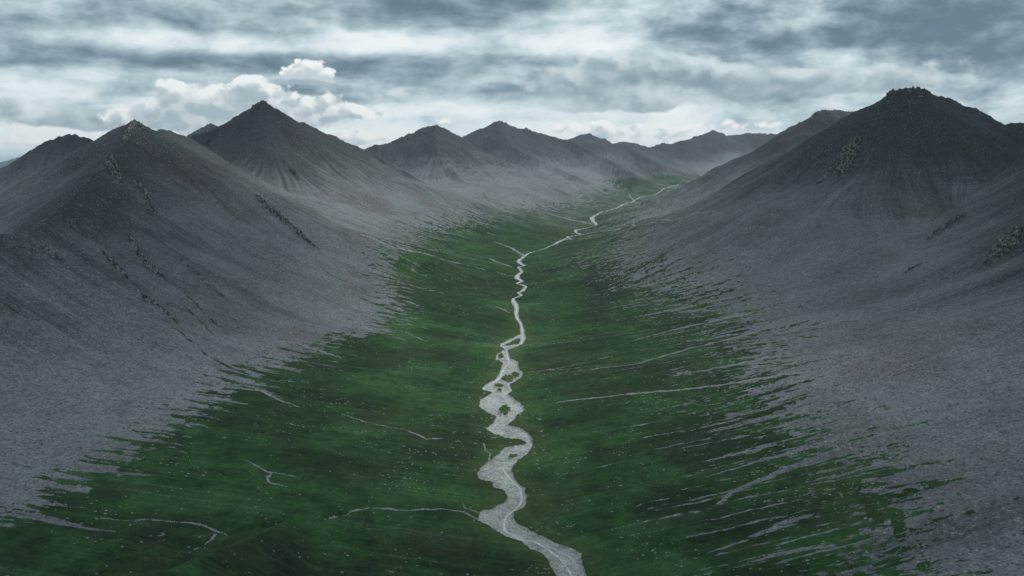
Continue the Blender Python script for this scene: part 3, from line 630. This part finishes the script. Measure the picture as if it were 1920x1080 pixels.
WATER = [[(980, 618, 3.5), (979, 628, 4), (962, 636, 3), (944, 643, 3.5), (940, 647, 3), (948, 652, 3), (951, 660, 4), (952, 670, 4.5), (956, 678, 3.5), (950, 684, 4), (943, 692, 4), (938, 703, 4.5), (930, 712, 4.5), (918, 720, 3), (906, 727, 3), (922, 733, 2.5), (940, 738, 3), (946, 744, 3.5), (952, 752, 2.5), (960, 762, 3), (969, 769, 3), (966, 774, 2.5), (950, 779, 3), (938, 787, 3), (926, 797, 4), (918, 803, 3), (932, 812, 3), (960, 818, 3), (984, 823, 3.5), (995, 829, 4), (996, 838, 3.5), (985, 851, 4), (966, 863, 5), (945, 870, 4), (948, 884, 4), (960, 897, 4), (974, 912, 4), (978, 930, 4.5), (972, 944, 4), (955, 958, 4), (946, 972, 5), (948, 990, 6), (972, 1004, 6), (1005, 1011, 5), (1030, 1026, 4), (1052, 1044, 4), (1068, 1066, 5), (1080, 1095, 6), (1100, 1140, 7)],
 [(980, 630, 3.5), (979, 640, 4), (970, 648, 3.5), (957, 652, 3), (951, 656, 3)], [(940, 710, 2.5), (952, 718, 2.5), (955, 726, 3), (958, 731, 2.5), (948, 739, 2.5)], [(930, 676, 2), (934, 667, 2), (944, 657, 2)],
 [(897, 896, 2), (912, 899, 2.5), (930, 902, 2.5), (944, 911, 2.5), (951, 924, 2.5)], [(900, 762, 1.6), (915, 771, 2), (932, 777, 2.2), (950, 779, 2)], [(968, 773, 2), (978, 769, 1.8)], [(950, 870, 3), (925, 879, 2.5), (905, 887, 2.2)],
 [(959, 783, 2), (953, 795, 2.4)], [(1014, 1014, 3), (1040, 1024, 3), (1070, 1040, 3), (1084, 1060, 3)]]
def smooth_line(pts, n):
    pts = np.array(pts, float); r = []
    ext = np.vstack([2 * pts[0] - pts[1], pts, 2 * pts[-1] - pts[-2]])
    for k_ in range(1, len(ext) - 2):
        p0, p1, p2, p3 = ext[k_ - 1:k_ + 3]
        for t_ in np.linspace(0, 1, n, endpoint=False):
            r.append(.5 * (2 * p1 + (p2 - p0) * t_ + (2 * p0 - 5 * p1 + 4 * p2 - p3) * t_ ** 2 + (3 * p1 - p0 - 3 * p2 + p3) * t_ ** 3))
    r.append(pts[-1]); return np.array(r)
vs_, fs_ = [], []
UPW = [(a_, b_, c_ * .5) for a_, b_, c_ in UP]
for ln in [UPW] + WATER:
    pl = np.array([(*at(px, py), wp_ * math.hypot(*at(px, py)) / FPX) for px, py, wp_ in ln])
    sl = smooth_line(pl, 6)
    tg = np.gradient(sl[:, :2], axis=0); tg /= np.linalg.norm(tg, axis=1, keepdims=True) + 1e-9
    nr_ = np.stack([-tg[:, 1], tg[:, 0]], 1)
    wdt = np.maximum(sl[:, 2], .5) * .44 * (1 + .35 * pn(sl[:, 1] / 9, sl[:, 0] / 9 + len(vs_)))
    b0 = len(vs_); ncol = 4
    for q_ in range(ncol):
        f_ = q_ / (ncol - 1) * 2 - 1
        x = sl[:, 0] + nr_[:, 0] * wdt * f_; y = sl[:, 1] + nr_[:, 1] * wdt * f_
        z = ground_z(x, y) + .30 * np.clip(np.hypot(x, y) / 1000, .6, 3)
        vs_ += list(zip(x, y, z))
    m_ = len(sl)
    for q_ in range(ncol - 1):
        for k_ in range(m_ - 1):
            a_ = b0 + q_ * m_ + k_; fs_.append((a_, a_ + 1, a_ + m_ + 1, a_ + m_))
wm = bpy.data.meshes.new('water'); wm.from_pydata(vs_, [], fs_)
wm.materials.append(mat_simple('milky_water', lambda q, p, r: q.mix(q.step(q.noise(p, .5, 3.0, .7), .4, .65), (.46, .51, .52), (.64, .69, .70)), .2, .5))
link('water', wm, 'thin milky threads of the stream braiding over its gravel bed', 'stream', 'structure')

# ------------------------------------------------------------------ boulders
random.seed(3)
def rock_shape(name, seed, sub=2, cuts=9):
    """a stone: a ball cut back by flat faces"""
    import bmesh
    r_ = np.random.default_rng(seed); b = bmesh.new(); bmesh.ops.create_icosphere(b, subdivisions=sub, radius=1.0)
    nrm = r_.normal(0, 1, (cuts, 3)); nrm /= np.linalg.norm(nrm, axis=1, keepdims=True); lim = r_.uniform(.52, .88, cuts)
    sc_ = np.array([1.0, r_.uniform(.62, .9), r_.uniform(.45, .7)])
    for v in b.verts:
        c = np.array(v.co)
        for n_, l_ in zip(nrm, lim):
            e_ = c @ n_ - l_
            if e_ > 0: c = c - n_ * e_
        c = c * sc_ * (1 + .05 * r_.normal()); v.co = c
    me = bpy.data.meshes.new(name); b.to_mesh(me); b.free(); return me
m_pale = mat_simple('pale_stone', lambda q, p, r: q.mix(q.step(q.noise(p, 1.6, 3.0, .65), .35, .7), q.mix(r, (.16, .17, .172), (.27, .285, .285)), q.mix(r, (.25, .265, .262), (.43, .45, .44))))
m_grey = mat_simple('grey_stone', lambda q, p, r: q.mix(q.step(q.noise(p, 1.6, 3.0, .65), .35, .7), q.mix(r, (.10, .108, .115), (.20, .21, .22)), q.mix(r, (.20, .215, .22), (.33, .345, .345))))
m_dark = mat_simple('dark_stone', lambda q, p, r: q.mix(q.step(q.noise(p, 2.0, 3.0, .65), .35, .7), (.05, .055, .058), (.11, .115, .118)))
SHAPES = {}
for mname, mm in (('pale', m_pale), ('grey', m_grey), ('dark', m_dark)):
    for k_ in range(6):
        me = rock_shape('boulder', 100 + k_, 2, 9); me.materials.append(mm); SHAPES[mname, k_] = me
_plane_h = None
def boulder(px, py, wpx, mname, label, group=None, flat=1.0, k=None):
    x, y = at(px, py); r_ = .5 * wpx * math.hypot(x, y) / FPX
    z = float(ground_z(x, y))
    o = bpy.data.objects.new('boulder', SHAPES[mname, random.randrange(6) if k is None else k]); C.objects.link(o)
    o.location = (x, y, z + r_ * .18 * flat); o.scale = (r_, r_, r_ * flat); o.rotation_euler = (random.uniform(-.25, .25), random.uniform(-.25, .25), random.uniform(0, 6.28))
    o['label'] = label; o['category'] = 'boulder'
    if group: o['group'] = group
    return o
SPECIAL = [(974, 777.5, 9, 'pale', 'pale flat slab on the turf just below a sharp left bend of the stream', .5), (1012, 786, 9, 'pale', 'flat white slab on the turf, uppermost of the loose line right of the stream', .45),
 (1014.5, 810, 9, 'pale', 'white slab on the turf level with the widest right bend of the stream', .5), (1019, 818, 5, 'pale', 'small white stone just below the slab beside the widest right bend', .6), (1002, 851, 6, 'pale', 'white stone on the turf close to the outside of the widest right bend', .5),
 (1008, 866, 7, 'pale', 'upper stone of the white cluster standing right of the stream', .6), (1007, 871, 8, 'pale', 'middle stone of the white cluster standing right of the stream', .6), (1011, 877, 6, 'pale', 'lowest stone of the white cluster standing right of the stream', .5),
 (908, 737.5, 8, 'pale', 'pale flat slab on the turf left of the stream below its pointed left bend', .45), (932, 656, 4, 'pale', 'small pale stone left of the stream where its two branches meet', .6), (1064, 695, 5, 'pale', 'small pale stone on the turf under a thin rubble track right of the stream', .7),
 (1907, 976, 13, 'pale', 'big pale boulder on the scree, the largest by the lower right edge', .6), (1623, 973, 8, 'pale', 'left stone of a pale pair on the dark turf patch at the lower right', .7), (1632, 975.5, 9, 'pale', 'right stone of a pale pair on the dark turf patch at the lower right', .7),
 (1634, 800, 8, 'pale', 'white boulder on the scree above the rubble fingers, right of the turf', .5), (1738, 913, 8, 'pale', 'pale boulder on the scree a little above the edge of the dark turf patch', .6), (1810, 1072, 10, 'pale', 'pale block at the bottom of the scree on the lower right', .7),
 (1787, 653, 8, 'pale', 'pale long stone alone high on the right scree', .5), (1356, 762, 6, 'pale', 'pale boulder on bright turf right of the long rubble track', .6), (1320, 796, 7, 'pale', 'flat pale stone on turf below the long rubble track', .5), (1201, 868, 7, 'pale', 'bright flat stone lying alone on the dark turf right of the stream', .5),
 (381, 891, 7, 'pale', 'pale stone on dark turf left of the forked rubble streak', .6), (562, 928, 6, 'pale', 'pale stone on the turf below the forked rubble streak', .7), (440, 1045, 5, 'pale', 'pale stone on the sloping turf in the lower left', .7), (420, 823, 11, 'grey', 'grey slab heap where the left scree meets the turf', .5),
 (148, 740, 8, 'pale', 'pale boulder on the left scree, upper of a group of stones', .8), (140, 760, 7, 'grey', 'grey boulder just below the upper pale one on the left scree', .8), (72, 840, 8, 'grey', 'grey boulder low on the left scree with a dark side', .8), (5, 866, 8, 'grey', 'grey boulder at the very left edge of the scree', .7), (120, 748, 7, 'pale', 'pale boulder left of the group of stones on the left scree', .7),
 (1505, 573, 8, 'pale', 'pale rock standing at the top of a dark strip on the right scree', .9), (272, 585, 9, 'pale', 'white rock left of the long dark grass strip on the left scree', .8), (281, 505, 10, 'pale', 'pale rock at the head of the crags on the left scree', .8), (436, 588, 6, 'pale', 'lone pale rock right of the dark grass strips on the left scree', .8), (380, 493, 6, 'grey', 'lone grey rock high on the left scree right of the crags', .8)]
for a_ in SPECIAL: boulder(a_[0], a_[1], a_[2], a_[3], a_[4], flat=a_[5] * 1.4)
def in_poly(x, y, poly):
    c = False
    for (x0, y0), (x1, y1) in zip(poly, poly[1:] + poly[:1]):
        if (y0 > y) != (y1 > y) and x < x0 + (y - y0) * (x1 - x0) / (y1 - y0): c = not c
    return c
ZONES = [(95, [(1500, 760), (1920, 640), (1920, 1080), (1730, 1080), (1700, 900)], [('pale', 1), ('grey', 1.4)], (3, 7), 'boulder among others on the bare scree low on the right slope', 'boulders low on the right scree'),
 (70, [(1010, 720), (1420, 600), (1660, 860), (1660, 1080), (1120, 1080), (1010, 900)], [('pale', 1)], (2.2, 5), 'pale loose stone on the turf between the stream and the right scree', 'pale stones on the right turf'),
 (40, [(120, 960), (560, 700), (900, 640), (880, 1060), (420, 1080), (0, 1070)], [('pale', 1)], (2.2, 4.5), 'pale loose stone on the turf between the left scree and the stream', 'pale stones on the left turf'),
 (45, [(0, 640), (330, 620), (520, 640), (330, 770), (100, 910), (0, 940)], [('grey', 1.5), ('pale', .7)], (2.6, 6), 'boulder on the bare scree of the left slope above the turf', 'boulders low on the left scree'),
 (15, [(990, 1010), (1060, 1030), (1085, 1060), (1090, 1078), (1050, 1078), (1030, 1045)], [('dark', 1)], (2.5, 4), 'dark stone lying in the gravel where the riverbed leaves the picture', 'dark stones in the riverbed')]
for n_, poly, kinds, (s0, s1), lb, gp_ in ZONES:
    xs = [p[0] for p in poly]; ys = [p[1] for p in poly]; c_ = 0
    while c_ < n_:
        px = random.uniform(min(xs), max(xs)); py = random.uniform(min(ys), max(ys))
        if not in_poly(px, py, poly): continue
        kind_ = random.choices([k_[0] for k_ in kinds], [k_[1] for k_ in kinds])[0]
        boulder(px, py, s0 + (s1 - s0) * random.random() ** 2.2, kind_, (kind_ + ' ' if len(kinds) > 1 else '') + lb, gp_ + (' of %s rock' % kind_ if len(kinds) > 1 else ''), flat=random.uniform(.7, 1.3)); c_ += 1

# the thousands of smaller stones strewn over turf and scree
def tiny_rock(r_):
    v = np.array([(1, 0, 0), (.3, .9, 0), (-.8, .6, 0), (-.9, -.5, 0), (.2, -1, 0), (.45, .2, .75), (-.4, .3, .8), (-.1, -.45, .7)]) * (1 + .22 * r_.normal(size=(8, 3)))
    f = [(0, 1, 5), (1, 2, 6, 5), (2, 3, 6), (3, 4, 7, 6), (4, 0, 5, 7), (5, 6, 7)]
    return v, f
def stones(name, n, weight, size, mname, label, seed):
    r_ = np.random.default_rng(seed); wv_ = weight.ravel().astype(np.float64); wv_ /= wv_.sum()
    idx = r_.choice(wv_.size, n, replace=False, p=wv_)
    x = GXX.ravel()[idx]; y = GYY.ravel()[idx]; z = Zf.ravel()[idx]; rr = np.hypot(x, y)
    rad_ = .5 * size(r_, n) * rr / FPX
    prot = [tiny_rock(r_) for _ in range(40)]; V, F, off = [], [], 0
    for k_ in range(n):
        v, f = prot[k_ % 40]; a_ = r_.uniform(0, 6.28); c_, s_ = math.cos(a_), math.sin(a_)
        V.append(np.stack([x[k_] + rad_[k_] * (v[:, 0] * c_ - v[:, 1] * s_), y[k_] + rad_[k_] * (v[:, 0] * s_ + v[:, 1] * c_) * .8, z[k_] + rad_[k_] * (v[:, 2] * .8 - .05)], 1))
        F += [tuple(i_ + off for i_ in q_) for q_ in f]; off += 8
    me = bpy.data.meshes.new(name); me.from_pydata(np.concatenate(V).tolist(), [], F); me.materials.append(SHAPES[mname, 0].materials[0])
    link(name, me, label, 'stones', 'stuff')
infan = (np.abs(AZ)[None] < rad(32)) & (RR[:, None] > 400) & (RR[:, None] < 2300)
patch = sstep(fbm(GXX / 60, GYY / 60, 3), -.1, .7)
wt = infan * (grass > .2) * (bed < -2) * (sstep(lic_f, .1, 1.4) * (.04 + patch ** 3) * (.35 + .65 * wr) + .008)
stones('stones', 1000, wt, lambda r_, n: .9 + 2.4 * r_.random(n) ** 3.5, 'pale', 'countless small pale stones strewn over the turf', 21)
wt = infan * (grass < -.5) * (bed < -2) * (HH < 170) * (.35 + patch)
stones('rubble', 6500, wt, lambda r_, n: 1.3 + 2.8 * r_.random(n) ** 3.5, 'grey', 'countless small grey stones strewn over the scree', 22)

# ------------------------------------------------------------------ crags standing out of the scree
m_crag = mat_simple('crag_rock', lambda q, p, r: q.mix(q.step(q.noise(p, .22, 5.0, .72), .46, .58), q.mix(q.step(q.noise(p, .09, 3.0, .6), .45, .6), (.035, .040, .038), (.055, .062, .045)), q.mix(q.noise(p, .6, 3.0, .7), (.15, .163, .163), (.36, .375, .37))))
def outcrop(pix, label, height, seed, world=None):
    pw = np.array(world, float) if world else np.array([(*at(px, py), .5 * wp_ * math.hypot(*at(px, py)) / FPX) for px, py, wp_ in pix])
    sl = smooth_line(pw, 14); tg = np.gradient(sl[:, :2], axis=0); tg /= np.linalg.norm(tg, axis=1, keepdims=True) + 1e-9
    L = np.concatenate([[0], np.cumsum(np.linalg.norm(np.diff(sl[:, :2], axis=0), axis=1))])
    nu = int(np.clip(L[-1] / .9, 14, 130)); us = np.linspace(0, L[-1], nu)
    cx = np.interp(us, L, sl[:, 0]); cy = np.interp(us, L, sl[:, 1]); wd = np.interp(us, L, sl[:, 2]); tx = np.interp(us, L, tg[:, 0]); ty = np.interp(us, L, tg[:, 1])
    nv = int(np.clip(2 * wd.max() / .9, 9, 46)); f = np.linspace(-1.25, 1.25, nv)
    x = cx[:, None] - ty[:, None] * wd[:, None] * f[None]; y = cy[:, None] + tx[:, None] * wd[:, None] * f[None]
    x = x + .5 * pn(x / 2.1 + seed, y / 2.1); y = y + .5 * pn(x / 2.3, y / 2.3 + seed)
    cs = max(2.0, height * .55)
    def blocks(c, sd_):
        xi = np.floor(x / c + .5 * pn(y / c, x / c + sd_)).astype(int); yi = np.floor(y / c + .5 * pn(x / c + sd_, y / c)).astype(int)
        return PERM[(PERM[(xi + sd_) & 255] + yi) & 255] / 255.0
    edge = np.clip(1.15 - np.abs(f)[None] + .35 * pn(x / 4.0, y / 4.0 + seed), 0, 1) * np.clip(np.minimum(us, L[-1] - us)[:, None] / (2.5 + .1 * L[-1]), 0, 1)
    hgt = (.55 * blocks(cs, seed) + .35 * blocks(cs * .5, seed + 9) + .25 * (1 - np.abs(pn(x / 3.0, y / 3.0)))) * height
    gap = sstep(fbm(x / (2.4 * cs), y / (2.4 * cs) + seed, 2), -.55, .15)
    z = ground_z(x, y) - 1.4 + (1.2 + hgt) * sstep(edge * gap, .08, .42)
    V = np.stack([x, y, z], -1).reshape(-1, 3); I = np.arange(nu * nv).reshape(nu, nv)
    F = np.stack([I[:-1, :-1], I[1:, :-1], I[1:, 1:], I[:-1, 1:]], -1).reshape(-1, 4)
    me = bpy.data.meshes.new('rock_outcrop'); me.from_pydata(V.tolist(), [], F.tolist()); me.materials.append(m_crag)
    link('rock_outcrop', me, label, 'rock outcrop')
OUT = [([(243, 445, 10), (262, 480, 14), (285, 510, 18), (312, 532, 10)], 'broken grey crag running down the left scree above the paired grass strips', 3.0),
 ([(193, 476, 9), (222, 506, 13), (245, 528, 10)], 'crag on the left scree, left of the longest broken one', 2.6),
 ([(248, 543, 8), (275, 565, 11), (300, 580, 11), (322, 600, 8)], 'low rock band beside the long dark grass strip on the left scree', 2.2),
 ([(478, 366, 7), (505, 392, 15), (545, 428, 12), (596, 468, 7)], 'long dark rock rib high on the left mountain facing the tall peak', 4.0),
 ([(80, 468, 12), (105, 484, 14), (120, 496, 8)], 'small dark crag near the left edge, on the shoulder of the near mountain', 3.0),
 ([(203, 295, 10), (212, 315, 18), (226, 345, 9)], 'rough rocks on the crest of the near left mountain under its pointed top', 4.0),
 ([(255, 345, 8), (275, 372, 12), (290, 408, 9)], 'dark rocks below the crest of the near left mountain', 3.0),
 ([(1608, 258, 14), (1590, 292, 30), (1576, 335, 18)], 'large broken crag on the left flank of the right mountain', 7.0),
 ([(1560, 318, 10), (1545, 335, 9), (1528, 345, 6)], 'small crag left of the large broken one on the right mountain', 3.0),
 ([(1905, 432, 26), (1885, 465, 34), (1856, 492, 18)], 'big lichen grey crag at the right edge above the scree', 5.0),
 ([(1805, 402, 16), (1782, 420, 12), (1745, 445, 8)], 'dark rocks trailing down the right slope, left of the big edge crag', 3.0),
 ([(1722, 499, 9), (1700, 512, 7)], 'small pale rock patch in the middle of the right slope', 2.2)]
for k_, (pix, lb, hh) in enumerate(OUT): outcrop(pix, lb, hh * 1.15, 5 + 11 * k_)

# ------------------------------------------------------------------ unseen clouds added overhead to shade the slopes; sun passes between them
cm = bpy.data.materials.new('shade_cloud_vapour'); cm.use_nodes = True
cb = cm.node_tree.nodes['Principled BSDF']; cb.inputs['Base Color'].default_value = (.85, .87, .88, 1); cb.inputs['Roughness'].default_value = 1.0; cb.inputs['Specular IOR Level'].default_value = 0
def shade_cloud(gx_, gy_, rx_, ry_, rot, seed, label, alt=1500.0):
    """an added, out-of-view sun blocker whose shade falls around (gx_, gy_)"""
    import bmesh
    off = (alt - 60) / math.tan(rad(SUN_EL)); cx = gx_ + off * math.sin(rad(SUN_AZ)); cy = gy_ + off * math.cos(rad(SUN_AZ))
    b = bmesh.new(); bmesh.ops.create_icosphere(b, subdivisions=5, radius=1.0)
    co = np.array([v.co for v in b.verts]); n3 = fbm(co[:, 0] * 2.2 + seed, co[:, 1] * 2.2 + co[:, 2] * 1.7, 4, .55)
    co = co * (1 + .22 * n3)[:, None]; co[:, 2] = np.where(co[:, 2] < 0, co[:, 2] * .25, co[:, 2])
    c_, s_ = math.cos(rot), math.sin(rot)
    for v, p in zip(b.verts, co): v.co = (rx_ * p[0] * c_ - ry_ * p[1] * s_, rx_ * p[0] * s_ + ry_ * p[1] * c_, 260 * p[2])
    me = bpy.data.meshes.new('shade_cloud'); b.to_mesh(me); b.free(); me.materials.append(cm)
    for p in me.polygons: p.use_smooth = True
    o = link('shade_cloud', me, label, 'shade_cloud', 'structure'); o.location = (cx, cy, alt)
shade_cloud(0, 180, 1100, 420, 0, 3, 'broad cloudlike sun blocker, unseen, added to shade the near end of the valley')
shade_cloud(780, 1150, 480, 950, .15, 9, 'long cloudlike sun blocker, unseen, added to shade the right hand mountain')
shade_cloud(-1300, 2450, 420, 560, 0, 27, 'cloudlike sun blocker, unseen, added to shade the rounded summit at the far left')
shade_cloud(-690, 800, 440, 700, -.3, 15, 'cloudlike sun blocker, unseen, added to shade the near left mountain')

CREST = [(*P(px, py, yy)[:2], ww) for px, py, yy, ww in [(1652, 198, 1800, 7), (1664, 184, 1800, 8), (1676, 176, 1800, 9), (1697, 173, 1800, 9), (1716, 171, 1800, 8), (1734, 174, 1820, 8), (1744, 181, 1850, 6)]]
outcrop(None, 'jagged rock castle crowning the flat top of the right hand mountain', 6.5, 171, CREST)
CREST = [(*P(px, py, yy)[:2], ww) for px, py, yy, ww in [(470, 212, 2690, 8), (482, 202, 2695, 8), (493, 193, 2700, 9), (505, 200, 2705, 7)]]
outcrop(None, 'broken rock at the very tip of the tall pyramid peak', 6.0, 182, CREST)
CREST = [(*P(px, py, yy)[:2], ww) for px, py, yy, ww in [(232, 262, 1480, 6), (243, 242, 1550, 6), (252, 229, 1600, 6), (266, 236, 1640, 6), (285, 247, 1700, 6)]]
outcrop(None, 'rocky tip of the near left mountain', 4.0, 193, CREST)
